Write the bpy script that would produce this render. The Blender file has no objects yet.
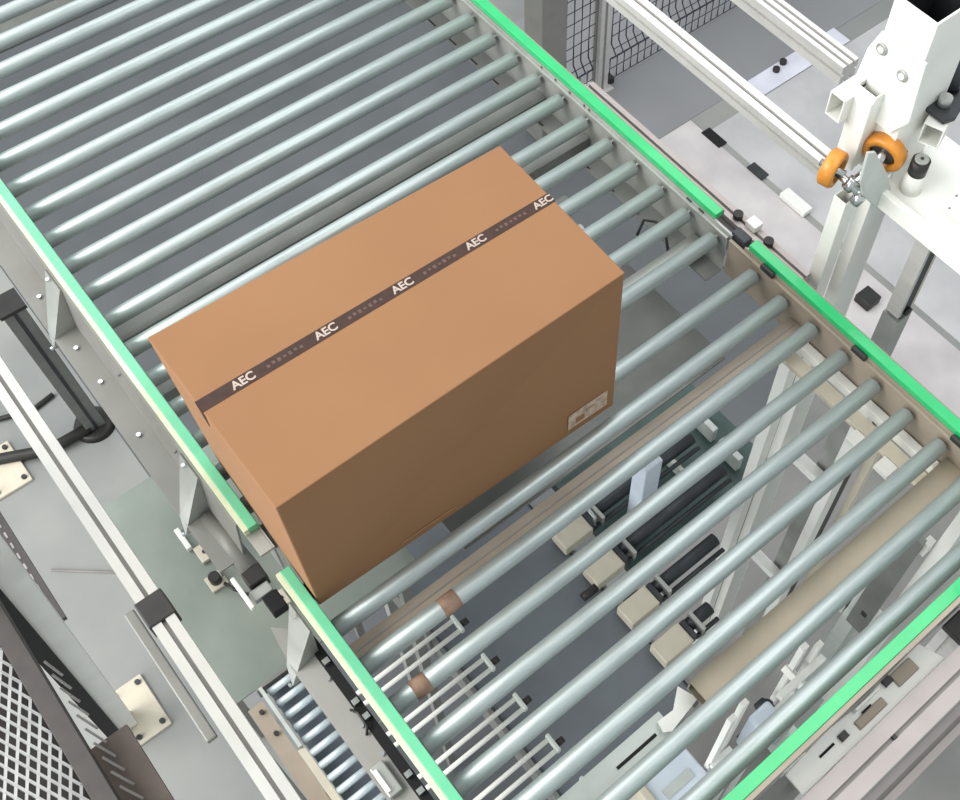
import bpy, bmesh, math, random
from mathutils import Vector, Matrix
random.seed(4)
S = bpy.context.scene
C = S.collection
PI = math.pi

# ------------------------------------------------------------ materials
def srgb(r, g, b):
    f = lambda c: (c/255/12.92) if c/255 <= .04045 else ((c/255+.055)/1.055)**2.4
    return (f(r), f(g), f(b), 1)
def mat(name, col, rough=.5, metal=0., vary=.06, scale=30., bump=0., col2=None, rough_vary=0., stretch=(1,1,1), detail=4., coat=0.):
    m = bpy.data.materials.new(name); m.use_nodes = True
    nt = m.node_tree; n = nt.nodes; l = nt.links
    p = n['Principled BSDF']
    p.inputs['Roughness'].default_value = rough
    p.inputs['Metallic'].default_value = metal
    p.inputs['Coat Weight'].default_value = coat
    tc = n.new('ShaderNodeTexCoord'); mp = n.new('ShaderNodeMapping'); mp.inputs['Scale'].default_value = stretch
    l.new(tc.outputs['Object'], mp.inputs['Vector'])
    no = n.new('ShaderNodeTexNoise'); no.inputs['Scale'].default_value = scale; no.inputs['Detail'].default_value = detail
    l.new(mp.outputs[0], no.inputs['Vector'])
    c = srgb(*col)
    if col2: c2 = srgb(*col2)
    else: c2 = tuple(min(1, x*(1-vary*3)) for x in c[:3]) + (1,)
    r = n.new('ShaderNodeValToRGB')
    r.color_ramp.elements[0].position = .35; r.color_ramp.elements[0].color = c2
    r.color_ramp.elements[1].position = .62; r.color_ramp.elements[1].color = c
    l.new(no.outputs['Fac'], r.inputs['Fac']); l.new(r.outputs['Color'], p.inputs['Base Color'])
    if rough_vary:
        mr = n.new('ShaderNodeMapRange'); mr.inputs['To Min'].default_value = rough-rough_vary; mr.inputs['To Max'].default_value = rough+rough_vary
        l.new(no.outputs['Fac'], mr.inputs['Value']); l.new(mr.outputs[0], p.inputs['Roughness'])
    if bump:
        b = n.new('ShaderNodeBump'); b.inputs['Strength'].default_value = bump; b.inputs['Distance'].default_value = .002
        l.new(no.outputs['Fac'], b.inputs['Height']); l.new(b.outputs[0], p.inputs['Normal'])
    return m

M = {}
M['roller'] = mat('galvanised_roller', (172,182,180), .42, .55, .04, 14, stretch=(1,8,8), rough_vary=.05)
M['paleroller'] = mat('pale_blue_zinc', (206,218,222), .35, .3, .04, 14)
M['roller_warm'] = mat('cream_sleeve_roller', (214,208,184), .35, .55, .05, 14, stretch=(1,8,8))
M['zinc'] = mat('zinc_plate', (176,178,172), .42, .5, .06, 9, rough_vary=.06)
M['zinc_dark'] = mat('dull_zinc', (128,130,126), .5, .45, .06, 9)
M['grey'] = mat('grey_painted_steel', (134,133,127), .45, .15, .04, 8)
M['bluetray'] = mat('blue_grey_tray', (124,134,144), .4, .3, .05, 9)
M['taupe'] = mat('taupe_painted_steel', (158,146,130), .5, .1, .05, 8)
M['green'] = mat('green_wear_strip', (34,180,106), .35, 0., .03, 12, coat=.3)
M['pale_green'] = mat('pale_green_strip', (98,188,142), .4, 0., .04, 12, coat=.2)  # paler green, for the left guide only
M['endalu'] = mat('rose_grey_aluminium', (160,152,149), .45, .1, .03, 10)
M['cream'] = mat('cream_edge_trim', (206,214,180), .5, 0., .04, 20)
M['white'] = mat('white_painted_steel', (236,236,229), .42, 0., .02, 6)
M['railwhite'] = mat('off_white_aluminium', (186,186,180), .45, .1, .03, 10)
M['alu'] = mat('anodised_aluminium', (214,212,208), .38, .35, .03, 10, stretch=(4,1,4))
M['lowalu'] = mat('dull_rose_aluminium', (188,178,174), .42, .25, .03, 10)
M['slot'] = mat('extrusion_slot', (140,136,132), .6, .2, .05, 10)
M['black'] = mat('black_plastic', (40,38,36), .5, 0., .1, 20)
M['void'] = mat('dark_hole', (14,14,14), .8, 0., .05, 20)
M['darksteel'] = mat('dark_steel', (62,66,68), .45, .4, .1, 15)
M['slate'] = mat('slate_belt', (106,112,117), .55, 0., .06, 5)
M['beige'] = mat('beige_plate', (206,198,178), .45, 0., .03, 12)
M['card'] = mat('corrugated_cardboard', (142,102,67), .8, 0., .02, 3, bump=.05, detail=6, col2=(138,98,64))
M['card_edge'] = mat('cardboard_cut_edge', (178,138,104), .8, 0., .05, 60)
M['tape'] = mat('brown_printed_tape', (58,34,24), .75, 0., .1, 60)
M['print'] = mat('white_ink', (176,160,148), .6, 0., .02, 20)
M['print_dim'] = mat('faded_ink', (92,68,56), .6, 0., .1, 60)
M['meshend'] = mat('dull_mesh_ends', (150,146,142), .4, .4, .05, 30)
M['label'] = mat('pale_paper_label', (196,176,156), .6, 0., .08, 60, col2=(160,132,110))
M['orange'] = mat('orange_polyurethane', (214,140,50), .35, 0., .08, 30)
M['steel'] = mat('bright_steel', (205,208,206), .25, .9, .05, 30)
M['paleplate'] = mat('pale_grey_plate', (196,202,196), .5, .1, .04, 14)
M['teal'] = mat('deep_green_paint', (60,84,78), .5, .1, .1, 10)
M['fence'] = mat('dark_fence_paint', (70,66,64), .5, .2, .06, 20)
M['brownrail'] = mat('brown_black_rail', (96,84,76), .5, .1, .08, 14)
M['wire'] = mat('dark_wire', (58,58,72), .5, .3, .05, 30)
M['mesh'] = mat('bright_expanded_metal', (225,225,225), .3, .6, .05, 30)
M['bluewhite'] = mat('blue_white_cabinet_paint', (214,224,234), .35, 0., .03, 10)
M['sheet'] = mat('glossy_lilac_sheet', (222,222,232), .25, 0., .05, 5)
M['brownband'] = mat('brown_banding', (150,122,102), .7, 0., .12, 40)
M['floor'] = mat('epoxy_floor', (150,150,145), .38, 0., .05, 1.1, col2=(128,130,128), rough_vary=.06, detail=5)
M['walk'] = mat('grey_walkway_paint', (140,140,141), .35, 0., .03, 1.3)
M['floor_shade'] = mat('floor_shade_paint', (92,95,97), .4, 0., .05, 1.5, col2=(82,85,87))  # floor grey darkened to hold the shade under the rollers
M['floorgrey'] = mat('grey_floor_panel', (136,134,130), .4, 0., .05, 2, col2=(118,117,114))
M['tubebeige'] = mat('drab_beige_tube', (150,140,120), .5, .1, .04, 10)
M['dust'] = mat('dusty_pale_floor', (206,200,198), .5, 0., .05, 2.2, col2=(180,174,174), detail=6)

def checker(name, a, b, scale=26, rough=.35):
    m = bpy.data.materials.new(name); m.use_nodes = True
    nt = m.node_tree; n = nt.nodes; l = nt.links; p = n['Principled BSDF']
    p.inputs['Roughness'].default_value = rough; p.inputs['Metallic'].default_value = .35
    tc = n.new('ShaderNodeTexCoord')
    mp = n.new('ShaderNodeMapping'); mp.inputs['Rotation'].default_value = (0, 0, PI/4)
    l.new(tc.outputs['Object'], mp.inputs[0])
    outs = []
    for k, st in enumerate(((1, .35, 1), (.35, 1, 1))):
        v = n.new('ShaderNodeTexVoronoi'); v.feature = 'F1'; v.inputs['Scale'].default_value = scale; v.inputs['Randomness'].default_value = 0
        m2 = n.new('ShaderNodeMapping'); m2.inputs['Scale'].default_value = st; m2.inputs['Location'].default_value = (k*.02, k*.02, 0)
        l.new(mp.outputs[0], m2.inputs[0]); l.new(m2.outputs[0], v.inputs['Vector'])
        lt = n.new('ShaderNodeMath'); lt.operation = 'LESS_THAN'; lt.inputs[1].default_value = .22
        l.new(v.outputs['Distance'], lt.inputs[0]); outs.append(lt)
    ad = n.new('ShaderNodeMath'); ad.operation = 'MAXIMUM'
    l.new(outs[0].outputs[0], ad.inputs[0]); l.new(outs[1].outputs[0], ad.inputs[1])
    no = n.new('ShaderNodeTexNoise'); no.inputs['Scale'].default_value = 3; no.inputs['Detail'].default_value = 6
    l.new(tc.outputs['Object'], no.inputs['Vector'])
    r = n.new('ShaderNodeValToRGB'); r.color_ramp.elements[0].position = .35; r.color_ramp.elements[1].position = .65
    r.color_ramp.elements[0].color = srgb(*b); r.color_ramp.elements[1].color = srgb(*a)
    l.new(no.outputs['Fac'], r.inputs[0]); l.new(r.outputs[0], p.inputs['Base Color'])
    bp = n.new('ShaderNodeBump'); bp.inputs['Strength'].default_value = .5; bp.inputs['Distance'].default_value = .003
    l.new(ad.outputs[0], bp.inputs['Height']); l.new(bp.outputs[0], p.inputs['Normal'])
    return m
M['checker'] = checker('aluminium_checker_plate', (208,206,204), (190,188,188), 16)
M['checker_green'] = checker('worn_checker_deck', (150,156,146), (124,134,126), 22)

# ------------------------------------------------------------ mesh helpers
class MB:
    """collects shapes in world coordinates, then links them as ONE mesh object"""
    def __init__(s): s.bm = bmesh.new()
    def box(s, x0, x1, y0, y1, z0, z1, rot=None, piv=None):
        vs = [s.bm.verts.new((x, y, z)) for x in (x0, x1) for y in (y0, y1) for z in (z0, z1)]
        for f in ((0,1,3,2), (4,6,7,5), (0,4,5,1), (2,3,7,6), (0,2,6,4), (1,5,7,3)):
            s.bm.faces.new([vs[i] for i in f])
        if rot is not None:
            bmesh.ops.rotate(s.bm, verts=vs, cent=Vector(piv or ((x0+x1)/2, (y0+y1)/2, (z0+z1)/2)), matrix=rot)
        return s
    def cyl(s, p0, p1, r, seg=24, r1=None, cap=True):
        p0 = Vector(p0); p1 = Vector(p1); d = (p1-p0); q = d.to_track_quat('Z', 'Y')
        r1 = r if r1 is None else r1
        a = [s.bm.verts.new(p0 + q @ Vector((math.cos(t)*r, math.sin(t)*r, 0))) for t in [2*PI*k/seg for k in range(seg)]]
        b = [s.bm.verts.new(p1 + q @ Vector((math.cos(t)*r1, math.sin(t)*r1, 0))) for t in [2*PI*k/seg for k in range(seg)]]
        for k in range(seg):
            f = s.bm.faces.new((a[k], a[(k+1) % seg], b[(k+1) % seg], b[k])); f.smooth = seg > 8
        if cap:
            s.bm.faces.new(a[::-1]); s.bm.faces.new(b)
        return s
    def ring(s, c, ax, ro, ri, w, seg=32):
        """tyre / collar: annulus of width w round axis ax"""
        c = Vector(c); ax = Vector(ax).normalized(); q = ax.to_track_quat('Z', 'Y'); rows = []
        e = min(w*.2, (ro-ri)*.3)
        prof = [(ri, -w/2), (ro-e, -w/2), (ro, -w/2+e), (ro, w/2-e), (ro-e, w/2), (ri, w/2)]
        for k in range(seg):
            t = 2*PI*k/seg
            rows.append([s.bm.verts.new(c + q @ Vector((math.cos(t)*r, math.sin(t)*r, z))) for r, z in prof])
        for k in range(seg):
            A = rows[k]; B = rows[(k+1) % seg]
            for j in range(len(prof)):
                f = s.bm.faces.new((A[j], B[j], B[(j+1) % 6], A[(j+1) % 6])); f.smooth = True
        return s
    def hollow(s, c0, c1, u, v, hu, hv, t):
        """open-ended rectangular tube from c0 to c1; u, v unit section axes, hu, hv half sizes, t wall"""
        c0 = Vector(c0); c1 = Vector(c1); u = Vector(u); v = Vector(v)
        def loop(c, a, b): return [s.bm.verts.new(c + u*i*a + v*j*b) for i, j in ((-1,-1), (1,-1), (1,1), (-1,1))]
        o0, o1, i0, i1 = loop(c0, hu, hv), loop(c1, hu, hv), loop(c0, hu-t, hv-t), loop(c1, hu-t, hv-t)
        for k in range(4):
            n = (k+1) % 4
            for q in ((o0[k], o0[n], o1[n], o1[k]), (i0[n], i0[k], i1[k], i1[n]), (o0[n], o0[k], i0[k], i0[n]), (o1[k], o1[n], i1[n], i1[k])):
                s.bm.faces.new(q)
        return s
    def prism(s, pts, off):
        """polygon given as 3-D points, pushed along off"""
        off = Vector(off); a = [s.bm.verts.new(Vector(p)) for p in pts]; b = [s.bm.verts.new(Vector(p)+off) for p in pts]
        n = len(pts); s.bm.faces.new(a[::-1]); s.bm.faces.new(b)
        for k in range(n): s.bm.faces.new((a[k], a[(k+1) % n], b[(k+1) % n], b[k]))
        return s
    def path(s, pts, r, seg=8):
        pts = [Vector(p) for p in pts]; rows = []
        for i, p in enumerate(pts):
            d = (pts[min(i+1, len(pts)-1)] - pts[max(i-1, 0)]).normalized(); q = d.to_track_quat('Z', 'Y')
            rows.append([s.bm.verts.new(p + q @ Vector((math.cos(2*PI*k/seg)*r, math.sin(2*PI*k/seg)*r, 0))) for k in range(seg)])
        for A, B in zip(rows, rows[1:]):
            for k in range(seg):
                # match nearest start to avoid twisting
                f = s.bm.faces.new((A[k], A[(k+1) % seg], B[(k+1) % seg], B[k])); f.smooth = seg > 5
        s.bm.faces.new(rows[0][::-1]); s.bm.faces.new(rows[-1])
        return s
    def build(s, name, m, parent=None, bevel=0., label=None):
        me = bpy.data.meshes.new(name)
        bmesh.ops.recalc_face_normals(s.bm, faces=s.bm.faces)
        org = wloc(parent) if parent else Vector((0, 0, 0))
        if parent is None:
            lo = Vector([min(v.co[i] for v in s.bm.verts) for i in range(3)]); hi = Vector([max(v.co[i] for v in s.bm.verts) for i in range(3)])
            org = Vector(((lo.x+hi.x)/2, (lo.y+hi.y)/2, lo.z))
        bmesh.ops.translate(s.bm, verts=s.bm.verts, vec=-org)
        s.bm.to_mesh(me); s.bm.free()
        me.materials.append(M[m] if isinstance(m, str) else m)
        o = bpy.data.objects.new(name, me); C.objects.link(o)
        if parent: o.parent = parent
        else: o.location = org
        if bevel:
            b = o.modifiers.new('bevel', 'BEVEL'); b.width = bevel; b.segments = 2; b.limit_method = 'ANGLE'
        if label: o['label'] = label
        return o
def wloc(o):
    v = Vector((0, 0, 0))
    while o: v = v + o.location; o = o.parent
    return v
def thing(name, label, cat, loc, group=None):
    o = bpy.data.objects.new(name, None); C.objects.link(o); o.empty_display_size = .1
    o.location = loc; o['label'] = label; o['category'] = cat
    if group: o['group'] = group
    return o
def tag(o, label, cat, group=None):
    o['label'] = label; o['category'] = cat
    if group: o['group'] = group
    return o
def struct(o): o['kind'] = 'structure'; return o
def kids(o): return [c for c in bpy.data.objects if c.parent == o]
def copy_tree(o, loc=None, parent=None, label=None):
    c = o.copy(); C.objects.link(c)
    if parent: c.parent = parent
    if loc is not None: c.location = loc
    if label: c['label'] = label
    for k in kids(o): copy_tree(k, parent=c)
    return c

FZ = -2.75      # floor level; the roller axes of the conveyor are z = 0
W = 1.263       # roller length

# ------------------------------------------------------------ floor
struct(MB().box(-3.5, 8., -4., 8., FZ-.1, FZ).build('floor', 'floor'))
tag(MB().box(3.05, 8., 2.22, 3.5, FZ, FZ+.003).build('painted_walkway', 'walk'), 'smooth mid-grey painted strip of floor at foot of back mesh fence', 'floor marking')
tag(MB().box(3.05, 3.50, -.5, 2.215, FZ, FZ+.004).build('dusty_floor_panel', 'dust'), 'pale dusty floor panel beside the conveyor, under the near guard rail', 'floor panel')

tag(MB().box(-.06, 3.045, .5, 7., FZ, FZ+.003).build('painted_floor_shade', 'floor_shade'), 'dark grey shade painted on floor beneath the roller conveyor', 'floor marking')  # conveyor's shade on the floor, put in as a dark sheet
tag(MB().box(-.06, .89, -1.6, .495, FZ, FZ+.003).build('painted_floor_shade', 'floor_shade'), 'dark grey shade painted on floor deep below thin rod forks at lower left of near conveyor section', 'floor marking')
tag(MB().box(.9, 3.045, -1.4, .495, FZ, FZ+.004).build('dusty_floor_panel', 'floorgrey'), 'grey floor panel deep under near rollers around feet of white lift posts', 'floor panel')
p = MB().box(3.54, 5.3, .1, 2.08, FZ, FZ+.008).build('checker_plate', 'checker')
tag(p, 'large pale checker plate on floor between the two aluminium guard rails', 'floor plate', None)
p = MB().box(3.84, 4.75, 2.09, 2.235, FZ, FZ+.006).build('plastic_sheet', 'sheet')
tag(p, 'glossy lilac-white sheet lying on floor with two black studs on it', 'sheet')
for x, y in ((4.19, 2.19), (4.27, 2.21)):
    MB().cyl((x, y, FZ+.006), (x, y, FZ+.03), .022, 12).build('stud', 'black', p)
tag(MB().box(3.48, 3.545, 1.95, 2.10, FZ+.004, FZ+.010).build('floor_slot_cover', 'void'), 'black rectangular slot cover at corner of pale checker plate', 'floor slot')
tag(MB().box(3.50, 3.56, 1.62, 1.74, FZ+.008, FZ+.016).build('floor_slot_cover', 'darksteel'), 'small dark grey slot cover beside the edge of the checker plate', 'floor slot')
tag(MB().box(3.49, 3.56, 1.28, 1.47, FZ+.008, FZ+.045).build('floor_bracket', 'white', bevel=.004), 'small bright white bracket on floor left of white machine posts', 'bracket')
tag(MB().box(3.3, 3.40, .62, .72, FZ+.004, FZ+.06).build('floor_socket', 'black', bevel=.006), 'small black square socket on pale floor right of twin white posts', 'socket')

# ------------------------------------------------------------ back mesh fence
def wire_panel(x0, x1, y, z0, z1, parent, dx=.056, dz=.085):
    mb = MB(); n = int((x1-x0)/dx)
    bends = [z0+.22, z0+.85, z0+1.5]
    def off(z):
        for b in bends:
            if b-.06 < z < b+.06: return .045*(1-abs(z-b)/.06)
        return 0
    zs = sorted(set([z0, z1] + [v for b in bends for v in (b-.06, b, b+.06) if z0 < v < z1]))
    for i in range(n+1):
        x = x0+dx*i
        mb.path([(x, y-off(z), z) for z in zs], .0045, 5)
    k = 0
    while z0+k*dz <= z1:
        z = z0+k*dz; mb.path([(x0, y-.006-off(z), z), (x1, y-.006-off(z), z)], .0035, 4); k += 1
    return mb.build('wire_panel', 'wire', parent)
FY = 2.755
f = thing('mesh_fence', 'dark wire mesh fence panel with V bends, standing right of grey fence post', 'fence', (4.2, FY, FZ), 'mesh panels of the back fence')
wire_panel(3.33, 5.35, FY, FZ+.02, FZ+1.75, f)
MB().box(3.31, 5.37, FY-.008, FY+.008, FZ+1.74, FZ+1.77).build('top_rail', 'fence', f)
MB().box(3.305, 3.345, FY-.03, FY+.02, FZ, FZ+.05).build('foot_clamp', 'black', f)
f = thing('mesh_fence', 'narrow dark wire mesh fence panel between pale pillar and grey fence post', 'fence', (3.1, FY, FZ), 'mesh panels of the back fence')
wire_panel(2.93, 3.19, FY, FZ+.02, FZ+1.75, f)
MB().path([(2.91, FY-.01, FZ+.0)] + [(2.91+.02*math.sin(k*1.7), FY-.01, FZ+.15*k) for k in range(1, 12)], .016, 8).build('edge_trim', 'black', f)
f = thing('fence_post', 'grey aluminium fence post between the two dark mesh panels', 'post', (3.245, FY, FZ))
MB().box(3.205, 3.285, FY-.04, FY+.04, FZ+.01, FZ+1.95).build('post', 'alu', f, .004)
MB().box(3.235, 3.250, FY-.042, FY-.038, FZ+.02, FZ+1.95).build('slot', 'slot', f)
MB().box(3.201, 3.205, FY-.012, FY+.012, FZ+.02, FZ+1.95).build('slot', 'slot', f)
MB().box(3.16, 3.31, FY-.07, FY+.07, FZ, FZ+.012).build('base_plate', 'alu', f)
tag(MB().box(2.69, 2.86, 2.60, 2.75, FZ, FZ+1.9).build('square_pillar', 'grey', bevel=.006), 'broad pale square pillar left of the back mesh fence', 'pillar')

# ------------------------------------------------------------ aluminium extrusions
def extrusion(name, label, cat, a, b, sec, axis, group=None, slots=1, m='alu', top=True, sides=True):
    """profile along axis ('x' or 'y' or 'z') from a to b; sec = (c0, c1, z0, z1)"""
    c0, c1, z0, z1 = sec
    def bx(mb, A, B, p0, p1, q0, q1):
        if axis == 'x': mb.box(A, B, p0, p1, q0, q1)
        elif axis == 'y': mb.box(p0, p1, A, B, q0, q1)
        else: mb.box(p0, p1, q0, q1, A, B)
        return mb
    ctr = ((a+b)/2, (c0+c1)/2, z0) if axis == 'x' else (((c0+c1)/2, (a+b)/2, z0) if axis == 'y' else ((c0+c1)/2, (z0+z1)/2, a))
    t = thing(name, label, cat, ctr, group)
    w = c1-c0; h = z1-z0; g = .009; e = .010
    # body is a core plus corner lips so the slots are real grooves
    mb = MB(); bx(mb, a, b, c0+e, c1-e, z0+e, z1-e)
    n = slots; lipw = (w-n*g)/(n+1) if n > 1 else (w-g)/2
    for (q0, q1) in ((z0, z0+e), (z1-e, z1)):
        x = c0
        for i in range(n+1):
            bx(mb, a, b, x, x+lipw, q0, q1); x += lipw+g
    for (p0, p1) in ((c0, c0+e), (c1-e, c1)):
        bx(mb, a, b, p0, p1, z0+e, (z0+z1)/2-g/2); bx(mb, a, b, p0, p1, (z0+z1)/2+g/2, z1-e)
    mb.build('profile', m, t)
    sb = MB(); x = c0+lipw
    for i in range(n):
        bx(sb, a+.001, b-.001, x, x+g, z1-e, z1-e+.0015); x += lipw+g
    sb.build('slot', 'slot', t)
    return t
nr = extrusion('guard_rail', 'nearer long aluminium rail running from top edge down to orange wheel', 'rail', .03, 1.9, (1.495, 1.545, .15, .20), 'y', 'aluminium guard rails')
extrusion('guard_rail', 'farther aluminium rail at top right ending at the white machine bracket', 'rail', .25, 1.6, (1.792, 1.852, .12, .18), 'y', 'aluminium guard rails', slots=2)
pk = extrusion('low_rail', 'slim aluminium extrusion lying just outside green right guide of conveyor', 'rail', -.075, .76, (1.350, 1.390, -.060, -.020), 'y', m='lowalu')
for y in (.165, .055):
    MB().cyl((1.370, y, -.020), (1.370, y, -.003), .013, 16).build('cap', 'black', pk)
MB().box(1.365, 1.395, .10, .135, -.020, .002).build('clamp', 'white', pk, .003)

# left white rail with black joiner
lr = extrusion('side_rail', 'long white aluminium profile with dark groove, left of conveyor', 'rail', -.75, 1.6, (-.287, -.238, -.05, 0), 'y', m='railwhite')
MB().box(-.292, -.233, .132, .196, -.053, .004).build('joint_cap', 'black', lr, .003)
tag(MB().box(-.322, -.300, -.10, .235, -.10, -.085).build('flat_bar', 'grey', bevel=.003), 'narrow greenish grey flat bar beside long white profile at bottom left', 'bar')

# right bottom rail, runs along x
br = extrusion('end_rail', 'thick white aluminium rail across bottom right corner parallel to rollers', 'rail', .30, 1.9, (-1.000, -.928, -.06, 0), 'x', m='endalu')
MB().box(.695, .703, -.969, -.960, -.009, 0.001).build('screw', 'black', br)
struct_ = None
extrusion('lower_end_rail', 'thinner aluminium rail tucked under thick white rail at bottom right', 'rail', .35, 2.2, (-1.046, -1.006, -.14, -.10), 'x', m='endalu')
cp = extrusion('capped_post', 'grey extrusion post with square black cap beyond end of conveyor', 'post', FZ, -.115, (.995, 1.047, -.927, -.875), 'z', 'capped extrusion posts')
MB().box(.991, 1.051, -.931, -.874, -.115, -.098).build('cap', 'black', cp, .004)

# white mounting plate under the end rail
t = thing('mounting_plate', 'white motor mounting plate between green end guide and thick white rail', 'bracket', (.75, -.89, -.08))
MB().prism([(.50, -.925, -.06), (.50, -.875, -.06), (.62, -.868, -.06), (.70, -.874, -.06), (.90, -.868, -.06), (.92, -.925, -.06)], (0, 0, .008)).build('plate', 'white', t, .002)
MB().box(.675, .755, -.912, -.893, -.052, -.045).build('pad', 'taupe', t, .002)
MB().box(.80, .86, -.905, -.875, -.052, -.045).build('pad', 'taupe', t, .002)
MB().box(.63, .648, -.905, -.89, -.052, -.040).build('nut', 'black', t)
MB().box(.778, .796, -.888, -.872, -.052, -.040).build('nut', 'black', t)
MB().box(.575, .615, -.898, -.893, -.052, -.048).build('slot', 'void', t)
MB().box(.69, .76, -.882, -.877, -.052, -.03).build('rib', 'white', t)
MB().box(.70, .725, -.893, -.889, -.045, -.040).build('slot', 'void', t)
MB().box(.50, .56, -.872, -.862, -.09, -.05).build('tab', 'white', t)

# ------------------------------------------------------------ the conveyors
GX = .014; GH = .063; GW = .031
def make_roller(parent, y, m='roller', label=None):
    r = MB()
    rr = .0203; seg = 40; x0, x1 = -.0105, W-.002
    prof = [(x0, rr*.72), (x0, rr-.003), (x0+.003, rr), (x1-.003, rr), (x1, rr-.003), (x1, rr*.72)]
    rows = []
    for x, q in prof:
        rows.append([r.bm.verts.new((x, y+math.cos(2*PI*k/seg)*q, math.sin(2*PI*k/seg)*q)) for k in range(seg)])
    for A, B in zip(rows, rows[1:]):
        for k in range(seg):
            fc = r.bm.faces.new((A[k], A[(k+1) % seg], B[(k+1) % seg], B[k])); fc.smooth = True
    org = wloc(parent)
    me = bpy.data.meshes.new('roller')
    bmesh.ops.recalc_face_normals(r.bm, faces=r.bm.faces)
    bmesh.ops.translate(r.bm, verts=r.bm.verts, vec=(0, -y, 0)); r.bm.to_mesh(me); r.bm.free()
    me.materials.append(M[m])
    o = bpy.data.objects.new('roller', me); C.objects.link(o); o.parent = parent; o.location = Vector((0, y, 0))-org
    for xx, dd in ((x0, 1), (x1, -1)):
        MB().cyl((xx+dd*.001, y, 0), (xx+dd*.004, y, 0), rr*.72, 24).build('end_cap', 'black', o)
    MB().cyl((W-.003, y, 0), (W+.010, y, 0), .006, 6).build('axle', 'steel', o)
    if label: o['label'] = label
    return o
def rails(t, y0, y1, left=True):
    # green wear strip with cream outer trim, on a galvanised support plate
    g = MB().box(-GX-GW+.010, -GX, y0, y1, GH-.022, GH).build('guide_rail', 'pale_green', t, .0015)
    MB().box(-GX-GW, -GX-GW+.0098, y0, y1, GH-.022, GH-.001).build('edge_trim', 'cream', g)
    g = MB().box(W+GX, W+GX+GW-.004, y0, y1, GH-.018, GH).build('guide_rail', 'green', t, .0015)
    MB().box(W+GX+GW-.0038, W+GX+GW, y0, y1, GH-.018, GH-.003).build('edge_trim', 'taupe', g)
def bolt(x, y, z, ax, parent, r=.006, m='steel'):
    ax = Vector(ax); c = Vector((x, y, z))
    MB().cyl(c, c+ax*.006, r, 6).build('bolt', m, parent)

# upper section
U0, U1 = .108, 3.5
up = thing('roller_conveyor', 'far section of steel roller conveyor between green guides, box straddling its near end', 'conveyor', (W/2, 1.3, -.25), 'conveyor sections')
for i in range(30):
    y = .1445 + .1*i
    make_roller(up, y) if i == 0 else None
    if i == 0: r0 = [k for k in kids(up) if k.name.startswith('roller')][0]; base = r0.location.copy()
    else: copy_tree(r0, loc=base+Vector((0, .1*i, 0)), parent=up)
rails(up, .163, U1)
# left side frame: web, wide lower flange with lip
MB().box(-.016, -.012, U0, U1, -.10, .041).build('side_web', 'zinc', up)
MB().box(-.045, -.0165, U0, U1, .033, .0405).build('top_flange', 'zinc', up)
fl = MB(); fl.prism([(-.045, U0+.09, .040), (-.045, U0+.09, .036), (-.060, U0+.09, -.105), (-.118, U0+.09, -.105), (-.118, U0+.09, -.125), (-.122, U0+.09, -.125), (-.122, U0+.09, -.100), (-.064, U0+.09, -.100), (-.049, U0+.09, .040)], (0, U1-U0-.09, 0))
fl.build('side_panel', 'grey', up)
for y in (.60, .78, .90, 1.09, 1.4): bolt(-.093, y, -.100, (0, 0, 1), up)
for y in (.45, .70): bolt(-.054, y, .0, (-1, 0, 0), up, .004, 'slot')
def gusset(y, parent):
    mb = MB(); mb.prism([(-.050, y, .030), (-.050, y+.075, .030), (-.118, y+.02, -.10), (-.130, y-.012, -.13)], (-.004, 0, .003))
    mb.prism([(-.050, y, .030), (-.130, y-.012, -.13), (-.060, y-.005, -.14)], (0, .004, 0))
    o = mb.build('gusset', 'zinc', parent)
    bolt(-.062, y+.045, .030, (0, 0, 1), o, .005); bolt(-.134, y-.005, -.13, (-1, 0, 0), o, .005)
gusset(.965, up); gusset(.345, up); gusset(1.6, up)
# right side frame
MB().box(W+.009, W+.012, U0, U1, -.10, .034).build('side_web', 'zinc', up)
MB().box(W+.0035, W+.0085, U0, U1, .028, .034).build('top_lip', 'zinc', up)
sp = MB().box(W+.0125, W+.0155, .10, U1, -.02, .0445).build('guide_support', 'zinc', up)
MB().box(W+.016, W+.045, .10, U1, -.10, -.094).build('bottom_flange', 'zinc_dark', up)
for y in (.20, .245, .64, .66, .72, .78, .84, 1.5, 1.9):
    wd = .018 if y < .3 else .006
    MB().box(W+.0112, W+.0124, y, y+wd, .012, .040).build('bracket_slot', 'darksteel', up)
MB().box(W-.045, W+.008, U0, U1, -.105, -.10).build('inner_flange', 'zinc_dark', up)
for y in [.1945+.1*i for i in range(12)]:
    MB().box(W-.040, W-.036, y-.02, y+.02, -.0999, -.0985).build('flange_slot', 'void', up)
for y, hw, m_ in ((.195, .020, 'zinc'), (.66, .03, 'zinc_dark'), (.84, .022, 'zinc_dark'), (1.95, .03, 'zinc_dark')):
    MB().box(-.011, W+.008, y-hw, y+hw, -.095, -.055).build('cross_member', m_, up)
# bits of the drive seen through the upper rollers
MB().cyl((.98, .455, -.14), (1.10, .455, -.14), .014, 16).build('drive_pulley', 'white', up)
MB().box(.90, 1.13, .535, .565, -.15, -.12).build('belt_cover', 'zinc_dark', up, .004)
MB().box(.93, .99, .57, .63, -.14, -.10).build('pulley_block', 'white', up, .008)
MB().path([(1.17, .32, -.09), (1.20, .33, -.06), (1.215, .30, -.05), (1.215, .26, -.07), (1.20, .23, -.10)], .004, 8).build('cable', 'black', up)
# conveyor underside tray (right part) and legs
MB().box(.35, 1.20, -.02, .40, -.30, -.29).build('drive_tray', 'zinc_dark', up)

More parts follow.
